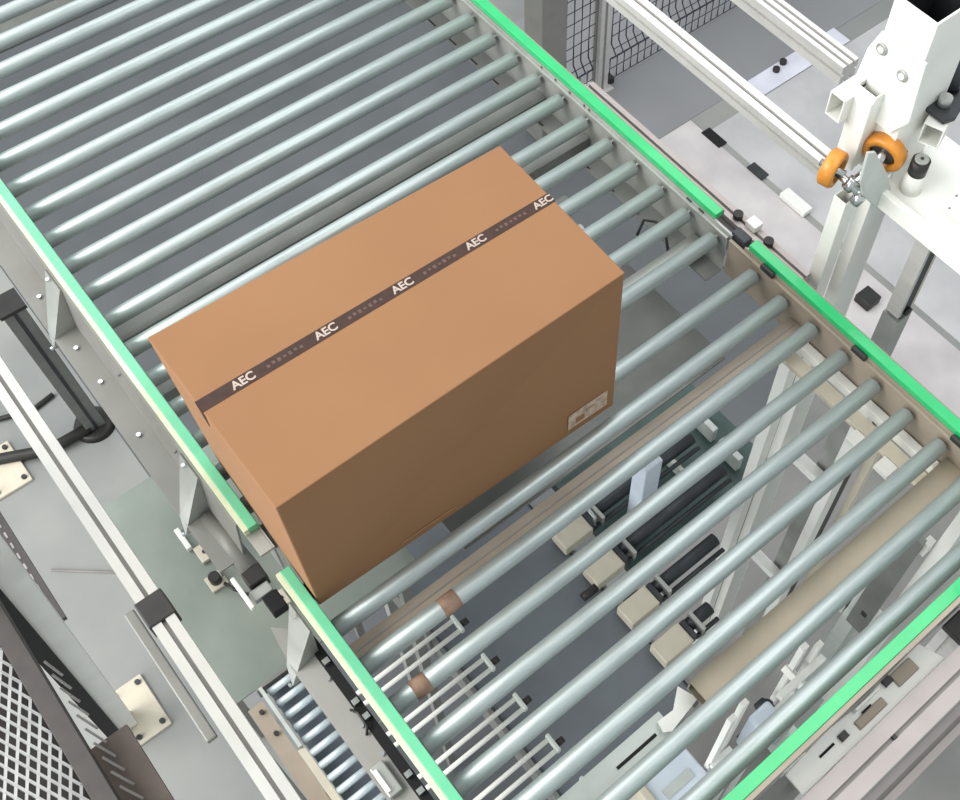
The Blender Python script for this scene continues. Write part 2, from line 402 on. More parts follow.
# lower section
L0, L1 = -.875, .085
lo = thing('roller_conveyor', 'near section of steel roller conveyor, closed at its end by a green cross guide', 'conveyor', (W/2, -.4, -.25), 'conveyor sections')
r1 = make_roller(lo, 0.0); b1 = r1.location.copy()
for i in range(1, 9):
    copy_tree(r1, loc=b1+Vector((0, -.1*i, 0)), parent=lo)
rails(lo, L0, .045)
eg = MB().box(-GX+.001, W+GX-.001, -.862, -.836, GH-.022, GH).build('end_guide', 'green', lo, .0015, label='green cross guide along end of conveyor')
MB().box(-GX+.001, W+GX-.001, -.872, -.8625, GH-.022, GH-.002).build('edge_trim', 'taupe', eg)
MB().box(-.012, W+.008, -.870, -.864, -.10, .040).build('end_web', 'zinc', lo)
MB().box(-.016, -.012, L0, .075, -.10, .041).build('side_web', 'zinc_dark', lo)
MB().box(W+.009, W+.012, L0, .10, -.10, .034).build('side_web', 'taupe', lo)
MB().box(W+.0035, W+.0085, L0, .10, .028, .034).build('top_lip', 'taupe', lo)
MB().box(W+.0125, W+.0155, L0, .055, -.02, .0445).build('guide_support', 'taupe', lo)
for y in (-.03, -.33, -.63):
    MB().box(W+.0005, W+.0118, y-.022, y+.022, .0345, .052).build('clip', 'black', lo, .004)
# joint block between the two sections on the right
jb = MB(); jb.box(W+.0165, W+.044, .06, .108, .02, .052)
jb.build('joint_block', 'darksteel', lo, .004)
# black gap and side plate on the left, with axle ends
sp = MB().box(-.0665, -.046, L0, -.02, -.085, -.07).build('gap_shade', 'void', lo)  # black strip stands in for the shade in the open gap
for y in (-.225, -.262, -.405, -.445, -.58, -.62, -.12):
    MB().box(-.064, -.050, y-.006, y+.006, -.07, -.058).build('axle_end', 'steel', lo)
sp = MB().prism([(-.067, -.02, -.075), (-.067, L0, -.075), (-.112, L0, -.085), (-.117, -.08, -.085), (-.105, .02, -.08)], (0, 0, -.006)).build('side_plate', 'grey', lo)
for y in (-.04, -.36, -.50): bolt(-.092, y, -.080, (0, 0, 1), sp, .006)
for y in (-.15, -.27, -.34, -.55): bolt(-.073, y, -.076, (0, 0, 1), sp, .004)
MB().path([(-.073, -.23, -.07), (-.066, -.25, -.05), (-.066, -.28, -.06), (-.076, -.29, -.073)], .003, 6).build('cable', 'black', lo)
gusset(-.085, lo)
hb = MB().box(-.110, -.080, -.42, -.35, -.080, -.060).build('sensor_bracket', 'zinc', lo, .003)
MB().box(-.107, -.100, -.41, -.36, -.060, -.053).build('reflector', 'white', hb)
# cross members
cm = MB().box(-.011, W+.008, -.170, -.128, -.075, -.045).build('cross_member', 'taupe', lo)
MB().box(.0, W, -.150, -.146, -.045, -.0435).build('slot', 'slot', cm)
bt = MB(); bt.hollow((.475, -.650, -.062), (W+.008, -.650, -.062), (0, 1, 0), (0, 0, 1), .026, .024, .004)
bt.build('cross_tube', 'tubebeige', lo, label='beige square cross tube with open dark end')
MB().prism([(.47, -.605, -.115), (.485, -.65, -.115), (.40, -.665, -.115), (.385, -.655, -.115), (.39, -.632, -.115), (.43, -.635, -.115)], (0, 0, .006)).build('tube_bracket', 'white', lo)
pl = MB().box(.12, .41, -.690, -.615, -.135, -.128).build('base_plate', 'paleplate', lo)
MB().box(.27, .375, -.650, -.643, -.128, -.1268).build('slot', 'void', pl)
# white inner channel by the right-hand roller ends
ic = MB().box(W-.018, W+.006, -.62, -.165, -.10, -.07).build('inner_channel', 'white', lo, .002)
MB().box(W-.06, W-.021, -.62, -.165, -.115, -.10).build('inner_ledge', 'beige', lo, .002)
MB().box(W-.10, W-.062, -.56, -.52, -.115, -.10).build('ledge_tab', 'white', lo)
MB().box(W-.10, W-.062, -.46, -.43, -.115, -.10).build('ledge_tab', 'white', lo)
# brown bands round two rollers
for (x, y, w) in ((.195, -.2, .04), (.052, -.3, .035)):
    MB().cyl((x-w/2, y, 0), (x+w/2, y, 0), .0214, 32).build('brown_band', 'brownband', lo, label='brown band round a roller')
for x in (-.06, W+.035): MB().box(x-.02, x+.02, -.83, -.79, FZ, -.09).build('leg', 'zinc', lo)

# motor and junction parts at the left joint
mt = thing('drive_motor', 'grey tubular motor with dark end block at left joint of conveyor sections', 'motor', (-.08, .2, -.12))
MB().cyl((-.078, .335, -.115), (-.068, .165, -.115), .022, 28).build('housing', 'grey', mt)
MB().box(-.092, -.048, .125, .163, -.135, -.09).build('end_block', 'black', mt, .003)
MB().box(-.100, -.055, .095, .122, -.12, -.10).build('clamp', 'zinc', mt, .003)
MB().box(-.085, -.050, .045, .092, -.125, -.095).build('terminal_box', 'void', mt, .003)
MB().box(-.115, -.105, .08, .165, -.10, -.085).build('bracket', 'white', mt, .002)

# ------------------------------------------------------------ cardboard box
bx_l, bx_w, bx_h = .7576, .407, .4949
bt = thing('cardboard_box', 'large sealed brown cardboard box with dark printed tape, sitting on steel rollers', 'box', (-.0095, -.047, .0209))
bt.rotation_euler = (0, 0, math.radians(-1.6))
saved = bt.location.copy(); bt.location = (0, 0, 0)   # local modelling
TY = .2335
MB().box(.0, bx_l, 0, bx_w, 0, bx_h-.005).build('carton', 'card', bt, .003)
MB().box(-.0008, bx_l+.0008, -.0008, TY-.0035, bx_h-.0045, bx_h).build('top_flap', 'card', bt, .0022)
MB().box(-.0008, bx_l+.0008, TY+.0035, bx_w+.0008, bx_h-.0045, bx_h).build('top_flap', 'card', bt, .0022)
TW = .013
tp = MB(); tp.box(-.0016, bx_l+.0016, TY-TW, TY+TW, bx_h-.0002, bx_h+.0006)
tp.prism([(-.0016, TY-TW, bx_h+.0006), (-.0016, TY+TW, bx_h+.0006), (-.0016, TY+.006, bx_h-.045), (-.0016, TY-TW*.6, bx_h-.06)], (.0006, 0, 0))
tpo = tp.build('tape', 'tape', bt)
def text_mesh(body, size, name, m, parent, loc, rot=(0, 0, 0), off=.0006, ext=.0002):
    cu = bpy.data.curves.new(name, 'FONT'); cu.body = body; cu.size = size; cu.align_x = 'CENTER'; cu.align_y = 'CENTER'; cu.offset = off; cu.extrude = ext
    tmp = bpy.data.objects.new(name, cu); C.objects.link(tmp)
    dg = bpy.context.evaluated_depsgraph_get(); me = bpy.data.meshes.new_from_object(tmp.evaluated_get(dg))
    bpy.data.objects.remove(tmp); me.materials.clear(); me.materials.append(M[m])
    o = bpy.data.objects.new(name, me); C.objects.link(o); o.parent = parent; o.location = loc; o.rotation_euler = rot
    return o
for k, x in enumerate((.084, .250, .413, .578, .738)):
    text_mesh('AEC', .0235, 'printed_letters', 'print', tpo, (x, TY, bx_h+.0008))
    if k < 4:
        # faint second line of the tape's print, too small to read in the photograph
        mb = MB()
        for q in range(7):
            xx = x+.046+q*.011
            mb.box(xx, xx+.006, TY-.004+.002*(q % 2), TY+.004-.002*(q % 3 == 0), bx_h+.0006, bx_h+.0009)
        mb.build('faded_print', 'print_dim', tpo)
lb = MB().box(.628, .735, -.0022, -.0012, .030, .090).build('shipping_label', 'label', bt)
MB().box(.648, .672, -.0028, -.0023, .040, .062).build('label_print', 'card', lb)
MB().box(.668, .700, -.0028, -.0023, .068, .071).build('label_print', 'card', lb)
MB().box(.20, .33, -.0018, -.0013, .030, .0325).build('scuff_line', 'card_edge', bt)
def warp(o):
    # the carton is a little wider at its left end: bulge the top corners slightly
    for v in o.data.vertices:
        x = v.co.x/bx_l; y = v.co.y/bx_w; k = max(0, v.co.z/bx_h) if o.parent == bt or True else 1
        v.co.y += ((1-x)*(-.018*(1-y)) + x*(.006*(1-y)-.004*y))*k
        v.co.x += (1-x)*(-.002-.010*y)*k
for o in [k for k in bpy.data.objects if k.type == 'MESH' and (k.parent == bt or (k.parent and k.parent.parent == bt))]:
    if o.location.length > 1e-6:
        o.data.transform(Matrix.Translation(o.location)); o.location = (0, 0, 0)
    warp(o)
bt.location = saved

# ------------------------------------------------------------ lower-level lift conveyor seen through the rollers
lz = -.6
sc = thing('small_roller_conveyor', 'small low roller conveyor with pale side rail below at bottom left', 'conveyor', (-.13, -.2, lz-.08))
for k in range(11):
    y = .098-.0375*k
    if k == 0:
        MB().cyl((-.178, y, lz), (-.064, y, lz), .0095, 20).build('small_roller', 'paleroller', sc)
        s0 = [q for q in kids(sc)][0]; sb0 = s0.location.copy()
    else: copy_tree(s0, loc=sb0+Vector((0, -.0375*k, 0)), parent=sc)
MB().box(-.062, -.056, -.40, .125, lz-.05, lz+.015).build('side_plate', 'grey', sc)
g = MB().box(-.192, -.183, -.065, .115, lz-.02, lz+.022).build('end_strip', 'paleplate', sc)
MB().box(-.198, -.180, -.42, -.067, lz-.05, lz+.01).build('side_plate', 'beige', sc)
MB().box(-.198, -.056, .118, .126, lz-.05, lz+.004).build('end_plate', 'grey', sc)
MB().box(-.240, -.20, -.42, .10, lz-.03, lz-.022).build('outer_flange', 'taupe', sc)
MB().box(-.176, -.066, -.40, .115, lz-.06, lz-.055).build('tray', 'bluetray', sc)
for y in (-.02, .045): MB().cyl((-.215, y+.03, lz-.022), (-.215, y+.03, lz-.012), .006, 8).build('screw', 'black', sc)
for x in (-.19, -.06): MB().box(x-.01, x+.01, -.2, -.17, FZ, lz-.05).build('leg', 'grey', sc)

fork_labels = ['pair of thin rods with pale green end bracket, topmost of the row seen between rollers',
 'single-looking thin rod fork with white end bracket, second of the row from the top',
 'rod fork with white end bracket in middle of the row seen between rollers',
 'rod fork with pale bracket, fourth of the row below the near rollers',
 'rod fork with green bracket nearest bottom edge of the photo']
fk = thing('lift_fork', fork_labels[0], 'lift arm', (.15, -.055, lz-.02), 'lift arms under the near rollers')
MB().box(.274, .284, -.080, -.030, lz-.01, lz+.014).build('end_bracket', 'paleplate', fk, .002)
for y in (-.040, -.072): MB().cyl((-.03, y, lz), (.274, y, lz), .0062, 12).build('rod', 'white', fk)
MB().cyl((.284, -.062, lz), (.305, -.062, lz), .009, 12).build('knob', 'black', fk)
for k in range(1, 5):
    copy_tree(fk, loc=Vector(fk.location)+Vector((0, -.128*k, 0)), label=fork_labels[k])

deck = thing('lower_belt', 'smooth slate grey belt bed lying deep below the near rollers', 'conveyor belt', (.55, -.2, -1.32))
MB().box(.30, .80, -.50, .60, -1.26, -1.22).build('belt', 'slate', deck, .01)
MB().box(.285, .299, -.50, .60, -1.34, -1.20).build('side_rail', 'zinc_dark', deck)
MB().box(.801, .812, -.50, .60, -1.34, -1.215).build('side_rail', 'zinc_dark', deck)
for x in (.32, .78):
    for y in (-.46, .5): MB().box(x-.02, x+.02, y-.02, y+.02, FZ, -1.26).build('leg', 'zinc', deck)
dl = ['beige drive block with curved steel hook, uppermost of the row beside the slate belt',
      'beige drive block second from the top of the row beside the slate belt',
      'beige drive block third from the top with grey slotted foot',
      'lowest beige drive block of the row beside the slate belt']
for k, y in enumerate((.135, -.019, -.183, -.337)):
    d = thing('drive_block', dl[k], 'drive unit', (.83, y, -1.21), 'drive blocks along the lower belt')
    MB().box(.775, .888, y-.037, y+.037, -1.205, -1.15).build('housing', 'beige', d, .004)
    MB().box(.889, .905, y-.032, y+.032, -1.20, -1.145).build('flange', 'darksteel', d)
    xe = (1.36, 1.36, 1.17, 1.0)[k]
    MB().cyl((.905, y+.012, -1.17), (xe, y+.012, -1.17), .022, 16).build('shaft', 'darksteel', d)
    MB().cyl((.905, y-.028, -1.18), (xe, y-.028, -1.18), .008, 10).build('rod', 'darksteel', d)
    MB().box(.925, .937, y-.035, y+.035, -1.19, -1.135).build('collar', 'zinc', d)
    if k == 0:
        MB().path([(.87, y+.045, -1.13), (.88, y+.035, -1.10), (.90, y+.01, -1.10), (.905, y-.02, -1.12), (.90, y-.03, -1.15)], .007, 8).build('hook', 'steel', d)
    if k == 1: MB().cyl((.72, y-.03, -1.18), (.775, y-.03, -1.18), .014, 12).build('knob', 'black', d)
MBd = thing('machine_deck', 'dark green-grey deck plate deep below the rollers, left of twin white posts', 'deck', (1.2, .0, -1.42))
MB().box(.93, 1.56, -.055, .62, -1.30, -1.28).build('deck_plate', 'teal', MBd)
MB().box(.95, 1.02, -.055, .62, -1.40, -1.301).build('beam', 'darksteel', MBd)
for x in (.97, 1.54):
    for y in (-.03, .58): MB().box(x-.015, x+.015, y-.015, y+.015, FZ, -1.40 if x < 1 else -1.30).build('leg', 'darksteel', MBd)
for (x, y, m_, lab) in ((1.46, .175, 'paleplate', 'pale green stop bracket with round roller on dark deck, upper one'), (1.45, .04, 'paleplate', 'pale green stop bracket on dark deck, lower one beside white post')):
    b = thing('stop_bracket', lab, 'bracket', (x, y, -1.28), 'stop brackets on the dark deck')
    MB().box(x-.012, x+.012, y-.05, y+.05, -1.28, -1.20).build('plate', m_, b, .003)
    MB().cyl((x+.02, y+.03, -1.22), (x+.07, y+.03, -1.22), .022, 16).build('roller', 'paleplate', b)
for (x, y, lab) in ((1.20, .20, 'thin white upright tab on dark deck beside blue-white block'), (1.28, .12, 'thin white upright tab on dark deck below the first one')):
    tag(MB().box(x-.008, x+.008, y-.045, y+.045, -1.28, -1.23).build('deck_tab', 'white'), lab, 'bracket', 'white tabs on the dark deck')
tag(MB().box(1.035, 1.105, .045, .10, -1.28, -.86).build('white_block', 'bluewhite', bevel=.004), 'bright blue-white upright block seen between two rollers below box', 'block')

# ------------------------------------------------------------ white lift frame on the right
def post(name, label, x0, x1, y0, y1, z0, z1, m='white', group=None, cat='post', rungs=()):
    t = thing(name, label, cat, ((x0+x1)/2, (y0+y1)/2, z0), group)
    mb = MB(); mb.hollow(((x0+x1)/2, (y0+y1)/2, z0), ((x0+x1)/2, (y0+y1)/2, z1), (1, 0, 0), (0, 1, 0), (x1-x0)/2, (y1-y0)/2, .003)
    mb.build('tube', m, t, .0015)
    MB().box(x0-.03, x1+.03, y0-.03, y1+.03, z0, z0+.01).build('foot_plate', m, t)
    for (a, b, z, s) in rungs:
        MB().box(a, b, s[0], s[1], z-.012, z+.012).build('rung', m, t)
    return t
p1 = post('machine_post', 'left one of twin white square posts standing right of the green guide', 1.393, 1.437, -.105, -.068, FZ, .27, group='twin white posts')
p2 = post('machine_post', 'right wider one of twin white square posts standing right of green guide', 1.441, 1.53, -.137, -.104, FZ, .27, group='twin white posts')
p3 = post('lift_post', 'white post with dark inner side seen through rollers below the twin posts', 1.45, 1.50, -.345, -.312, FZ, -.30, group='white lift frame posts')
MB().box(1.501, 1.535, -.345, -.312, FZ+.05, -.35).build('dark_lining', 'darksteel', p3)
for z in (-.95, -1.75):
    MB().box(1.458, 1.492, -.311, -.138, z-.02, z+.02).build('rung', 'white', p3)
p4 = post('lift_post', 'slim beige post right of white post seen through near rollers', 1.545, 1.575, -.385, -.36, FZ, -.45, 'beige', 'white lift frame posts')
p5 = post('lift_post', 'broad grey-green post low between the last rollers', 1.335, 1.43, -.645, -.595, FZ, -.95, 'paleplate', 'white lift frame posts')
p6 = post('lift_post', 'wide white post at right edge seen under the last roller', 1.33, 1.40, -.74, -.705, FZ, -.22, 'white', 'white lift frame posts')
for z in (-1.15, -1.9):
    MB().box(1.34, 1.39, -.704, -.646, z-.02, z+.02).build('rung', 'white', p6)
# beams joining the frame
fr = thing('lift_cross_frame', 'white bolted cross frame of thin bars low between the last two rollers', 'frame', (1.0, -.6, FZ))
for (x, y, z1) in ((.684, -.663, -.70), (.735, -.655, -.70), (.945, -.655, -.66), (.995, -.672, -.70)):
    MB().box(x-.011, x+.011, y-.008, y+.008, FZ, z1).build('upright', 'white', fr)
for (x0, x1, y, z) in ((.673, .75, -.678, -1.15), (.86, 1.03, -.690, -.84), (.84, .96, -.695, -1.02), (.87, 1.0, -.70, -1.30)):
    MB().box(x0, x1, y-.01, y+.01, z-.014, z+.014).build('crossbar', 'white', fr)
for (x0, y0, z0, x1, y1, z1) in ((.93, -.64, -.84, .93, -.74, -.84), (.99, -.63, -1.0, .99, -.75, -1.0)):
    MB().path([(x0, y0, z0), (x1, y1, z1)], .014, 4).build('brace', 'white', fr)
for (x, y, z) in ((.86, -.66, -1.05), (.90, -.66, -1.15), (.83, -.67, -1.30)):
    MB().cyl((x, y, z), (x+.03, y, z), .022, 12).build('gearbox', 'darksteel', fr)
MB().box(.80, .88, -.70, -.66, -1.25, -.98).build('motor_cover', 'bluewhite', fr, .01)
cb = thing('control_cabinet', 'pale blue-white cabinet standing low beneath last rollers, lower centre', 'cabinet', (.58, -.62, FZ))
MB().box(.50, .666, -.70, -.535, FZ, -1.20).build('body', 'bluewhite', cb, .006)
MB().box(.53, .63, -.66, -.63, -1.20, -1.194).build('vent', 'paleplate', cb)
MB().box(.475, .499, -.70, -.53, FZ, -1.18).build('side_panel', 'beige', cb, .003)
# cable carrier bits
cc = thing('cable_carrier', 'black ribbed cable carrier with pale plates between last two rollers', 'cable carrier', (1.32, -.62, -.9))
for k in range(9):
    MB().box(1.30-.004*k, 1.345-.004*k, -.676, -.655, -.55-.055*k, -.52-.055*k).build('link', 'black', cc, .004)
MB().box(1.27, 1.29, -.69, -.63, -1.1, -.42).build('back_plate', 'zinc_dark', cc)
for k in range(3):
    MB().box(1.296, 1.345, -.645+.022*k, -.63+.022*k, -1.15, -.75).build('channel', 'paleplate', cc)
MB().box(1.30, 1.33, -.702, -.680, -.52, -.46).build('connector', 'white', cc)

# dark vertical post right of twin posts
dp = thing('dark_support_post', 'dark steel post with pale edges under white machine beam at right', 'post', (1.53, -.27, FZ))
MB().box(1.515, 1.545, -.285, -.245, -.10, .20).build('dark_core', 'darksteel', dp)
MB().box(1.503, 1.5148, -.285, -.245, -.085, .20).build('edge_strip', 'alu', dp)
MB().box(1.5452, 1.557, -.285, -.245, -.085, .20).build('edge_strip', 'beige', dp)
MB().box(1.505, 1.555, -.29, -.24, FZ, -.1005).build('lower_tube', 'zinc', dp)
MB().cyl((1.53, -.286, -.07), (1.53, -.295, -.07), .012, 12).build('foot_bolt', 'black', dp)

# ------------------------------------------------------------ white machine head, top right
mh = thing('lift_machine_head', 'white welded machine head with square tubes at top right corner', 'machine', (1.62, -.08, .2))
b = MB(); b.prism([(1.475, -.14, .27), (1.475, -.48, .27), (1.72, -.48, .27), (1.72, .02, .27), (1.60, .05, .27), (1.56, -.10, .27)], (0, 0, .02)); b.build('base_plate', 'white', mh, .003)
MB().box(1.455, 1.474, -.50, -.145, .255, .305).build('edge_beam', 'white', mh, .003)
# big open column
c = MB(); c.hollow((1.565, -.060, .29), (1.565, -.060, .75), (1, 0, 0), (0, 1, 0), .075, .055, .006); mc = c.build('main_column', 'white', mh, .002)
c = MB(); c.hollow((1.565, -.060, .30), (1.565, -.060, .735), (1, 0, 0), (0, 1, 0), .0688, .0488, .001); c.build('tube_shade', 'darksteel', mc)  # dark inner faces carry the shade inside the open column
fp = MB().prism([(1.488, -.125, .66), (1.488, -.005, .66), (1.488, .015, .60), (1.488, .03, .44), (1.488, -.10, .44), (1.488, -.135, .50)], (-.008, 0, 0)).build('flange_plate', 'white', mh, .002)
for y, z in ((-.02, .625), (-.085, .60)):
    rg = MB().ring((1.478, y, z), (1, 0, 0), .014, .007, .006, 20).build('washer', 'zinc', fp)
    MB().cyl((1.479, y, z), (1.473, y, z), .0075, 12).build('bolt', 'white', fp)
# open square tube (top) and open square tube pointing left
c = MB(); c.hollow((1.486, -.031, .31), (1.486, -.031, .53), (1, 0, 0), (0, 1, 0), .034, .028, .004); ut = c.build('upright_tube', 'white', mh, .0015)
c = MB(); c.hollow((1.486, -.031, .311), (1.486, -.031, .518), (1, 0, 0), (0, 1, 0), .0298, .0238, .0008); c.build('tube_shade', 'darksteel', ut)  # shade inside the upright, set as dark inner faces
c = MB(); c.hollow((1.412, .008, .475), (1.60, .008, .475), (0, 1, 0), (0, 0, 1), .021, .034, .004); c.build('cross_tube', 'white', mh, .0015)
MB().prism([(1.451, -.060, .52), (1.451, -.004, .52), (1.451, -.008, .41), (1.451, -.045, .31), (1.451, -.062, .31)], (-.01, 0, 0)).build('wheel_bracket', 'white', mh, .002)
MB().box(1.50, 1.53, -.10, -.07, .36, .44).build('rib', 'white', mh, .002)
MB().cyl((1.513, -.103, .46), (1.513, -.110, .46), .008, 6).build('bolt', 'slot', mh)
MB().box(1.515, 1.535, -.132, -.105, .335, .375).build('stop_block', 'darksteel', mh, .003)
# wheels
def wheel(c, ax, r, w):
    t = MB().ring(c, ax, r, r*.66, w).build('guide_wheel', 'orange', mh)
    MB().ring(c, ax, r*.655, r*.22, w*.5).build('wheel_rim', 'darksteel', t)
    cc = Vector(c); a = Vector(ax).normalized()
    MB().cyl(cc-a*w*.9, cc+a*w*.9, r*.2, 12).build('hub', 'steel', t)
wheel((1.372, -.056, .365), (.25, -.97, .0), .044, .034)
wheel((1.490, -.100, .375), (.95, .25, .15), .050, .034)
# steel knuckle between the wheels
kn = MB(); kn.cyl((1.374, -.06, .362), (1.378, -.13, .35), .009, 16); kn.cyl((1.385, -.115, .36), (1.47, -.105, .372), .009, 16)
for x, y, z in ((1.378, -.105, .355), (1.395, -.125, .34), (1.41, -.108, .36), (1.385, -.13, .325)):
    kn.cyl((x-.008, y, z-.012), (x+.008, y-.006, z+.012), .014, 10)
kn.build('wheel_axle', 'steel', mh)
MB().prism([(1.336, -.14, .518), (1.365, -.14, .500), (1.402, -.14, .445), (1.447, -.14, .375), (1.487, -.14, .300), (1.491, -.14, .247), (1.459, -.14, .245), (1.377, -.14, .352), (1.345, -.14, .424)], (0, -.008, 0)).build('side_plate', 'paleplate', mh, .002)
MB().cyl((1.474, -.148, .262), (1.474, -.156, .262), .008, 12).build('bolt', 'darksteel', mh)
# rubber buffer on white stub
MB().cyl((1.528, -.172, .29), (1.528, -.172, .345), .026, 24, r1=.021).build('stub', 'white', mh)
bf = MB().cyl((1.528, -.172, .345), (1.528, -.172, .385), .021, 24).build('rubber_buffer', 'black', mh)
MB().cyl((1.528, -.172, .385), (1.528, -.172, .390), .016, 20).build('buffer_cap', 'zinc', bf)
MB().cyl((1.528, -.172, .390), (1.528, -.172, .392), .004, 8).build('screw', 'darksteel', bf)
# L bracket with four bolts
lb = MB().prism([(1.530, -.262, .30), (1.530, -.325, .30), (1.545, -.325, .37), (1.545, -.262, .37)], (.006, 0, 0)).build('angle_plate', 'white', mh, .002)
for y in (-.275, -.312):
    for z in (.315, .352): MB().cyl((1.531+.2*(z-.30), y, z), (1.528+.2*(z-.30), y, z), .003, 8).build('bolt', 'slot', lb)
MB().box(1.575, 1.605, -.325, -.285, .29, .50).build('strut', 'white', mh, .002)
MB().box(1.552, 1.568, -.350, -.33, .29, .44).build('cable_guide', 'darksteel', mh, .002)
# small open square tube with dark clamp and bolt
c = MB(); c.hollow((1.555, -.158, .43), (1.69, -.11, .43), (-.336, .942, 0), (0, 0, 1), .024, .030, .004); c.build('stub_tube', 'white', mh, .0015)
cl = MB().prism([(1.572, -.166, .462), (1.572, -.115, .462), (1.62, -.080, .462), (1.69, -.10, .462), (1.66, -.155, .462), (1.60, -.175, .462)], (0, 0, .012)).build('clamp', 'darksteel', mh, .002)
MB().cyl((1.610, -.132, .474), (1.610, -.132, .495), .015, 20).build('bolt', 'zinc', cl)
MB().cyl((1.655, -.11, .474), (1.70, -.07, .56), .022, 16).build('damper', 'darksteel', mh)

# ------------------------------------------------------------ left side: deck, sensors, leg
dk = thing('checker_deck', 'worn green-grey checker plate deck below conveyor on the left', 'deck', (-.1, .45, lz-.02))
MB().box(-.31, .30, .128, .802, lz-.012, lz-.006).build('deck_plate', 'checker_green', dk)
MB().box(-.31, -.30, .128, .802, lz-.06, lz-.013).build('edge_angle', 'grey', dk)
for x in (-.28, .25):
    for y in (.16, .77): MB().box(x-.015, x+.015, y-.015, y+.015, FZ, lz-.013).build('leg', 'grey', dk)
dz = lz-.006
s = thing('sensor', 'round black sensor on small square white plate with cable, on green-grey deck', 'sensor', (-.13, .44, dz))
MB().box(-.150, -.104, .405, .451, dz, dz+.012).build('plate', 'beige', s, .002)
MB().cyl((-.127, .428, dz+.012), (-.127, .428, dz+.04), .015, 20).build('sensor_head', 'black', s)
MB().path([(-.115, .405, dz+.02), (-.105, .375, dz+.02), (-.085, .345, dz+.012), (-.055, .345, dz+.012), (-.035, .37, dz+.02)], .0045, 8).build('cable', 'black', s)
s = thing('bracket_strip', 'white strip and drilled tab on green-grey deck above round black sensor', 'bracket', (-.13, .53, dz))
MB().box(-.142, -.128, .545, .615, dz, dz+.02).build('strip', 'white', s, .002)
tb = MB().box(-.130, -.088, .49, .54, dz, dz+.015).build('tab', 'beige', s, .002)
MB().cyl((-.109, .515, dz+.0151), (-.109, .515, dz+.0165), .007, 12).build('hole', 'darksteel', tb)
s = thing('bracket_strip', 'white strip and drilled tab on deck beside the motor clamp, right of sensor', 'bracket', (-.05, .33, dz))
MB().box(-.062, -.050, .30, .37, dz, dz+.03).build('strip', 'white', s, .002)
tb = MB().box(-.044, -.010, .255, .30, dz, dz+.025).build('tab', 'beige', s, .002)
MB().cyl((-.027, .278, dz+.0251), (-.027, .278, dz+.0265), .007, 12).build('hole', 'darksteel', tb)

leg = thing('extrusion_leg', 'dark grey extrusion leg with black cap and round black foot, upper left', 'leg', (-.125, 2.5, FZ), 'capped extrusion posts')
def lean(mb, p0, p1, hx, hy, ox=0, oy=0):
    p0 = Vector(p0)+Vector((ox, oy, 0)); p1 = Vector(p1)+Vector((ox, oy, 0))
    a = [mb.bm.verts.new(p0+Vector((i*hx, j*hy, 0))) for i, j in ((-1,-1), (1,-1), (1,1), (-1,1))]
    b = [mb.bm.verts.new(p1+Vector((i*hx, j*hy, 0))) for i, j in ((-1,-1), (1,-1), (1,1), (-1,1))]
    mb.bm.faces.new(a[::-1]); mb.bm.faces.new(b)
    for k in range(4): mb.bm.faces.new((a[k], a[(k+1) % 4], b[(k+1) % 4], b[k]))
    return mb
lt = (-.145, 2.53, -1.72); lb_ = (-.125, 2.53, FZ+.03)
lean(MB(), lb_, lt, .045, .045).build('profile', 'zinc_dark', leg)
mbs = lean(MB(), lb_, lt, .008, .0465); lean(mbs, lb_, lt, .0465, .008); mbs.build('slot', 'darksteel', leg)
lean(MB(), (-.145, 2.53, -1.719), (-.146, 2.53, -1.70), .056, .056).build('cap', 'black', leg)
MB().cyl((-.125, 2.53, FZ), (-.125, 2.53, FZ+.035), .10, 32, r1=.085).build('foot', 'black', leg)
tag(MB().path([(-.15, 2.50, FZ+.05), (-.35, 2.52, FZ+.03), (-.55, 2.62, FZ+.03), (-.85, 2.72, FZ+.03), (-1.3, 2.85, FZ+.03)], .028, 10).build('power_cable', 'black'), 'thick black cable crossing floor from round black foot to left edge', 'cable')
tag(MB().path([(-.20, 2.80, FZ+.015), (-.32, 2.78, FZ+.015), (-.50, 2.85, FZ+.015), (-.65, 2.95, FZ+.015), (-1.1, 2.98, FZ+.015)], .013, 8).build('thin_cable', 'black'), 'thinner black cable on floor above the thick cable', 'cable')
tag(MB().path([(-.62, 1.98, FZ+.004), (-.28, 1.68, FZ+.004)], .006, 6).build('floor_joint', 'slot'), 'thin dark joint line across pale floor at left', 'floor joint')

# base plates, leaning fence post, mesh fence in the lower left corner
def baseplate(x0, x1, y0, y1, label):
    b = thing('base_plate', label, 'base plate', ((x0+x1)/2, (y0+y1)/2, FZ), 'bolted base plates on the left floor')
    MB().box(x0, x1, y0, y1, FZ, FZ+.018).build('plate', 'beige', b, .004)
    for x in (x0+.025, x1-.025):
        for y in (y0+.03, y1-.03): MB().cyl((x, y, FZ+.018), (x, y, FZ+.030), .012, 8).build('bolt', 'darksteel', b)
baseplate(-.70, -.545, 1.04, 1.31, 'cream bolted base plate on floor at foot of silver post, lower left')
baseplate(-.66, -.48, 2.44, 2.70, 'cream bolted base plate on floor at left edge below black cable')
sp_ = thing('silver_fence_post', 'silver post leaning up to left edge from cream base plate, black along its side', 'post', (-.70, 1.17, FZ+.018))
a0 = (-.688, 1.16, FZ+.02); a1 = (-.415, .52, .70)
lean(MB(), a0, a1, .034, .034).build('post', 'white', sp_)
lean(MB(), a0, a1, .024, .033, -.0575, -.012).build('side_channel', 'void', sp_)

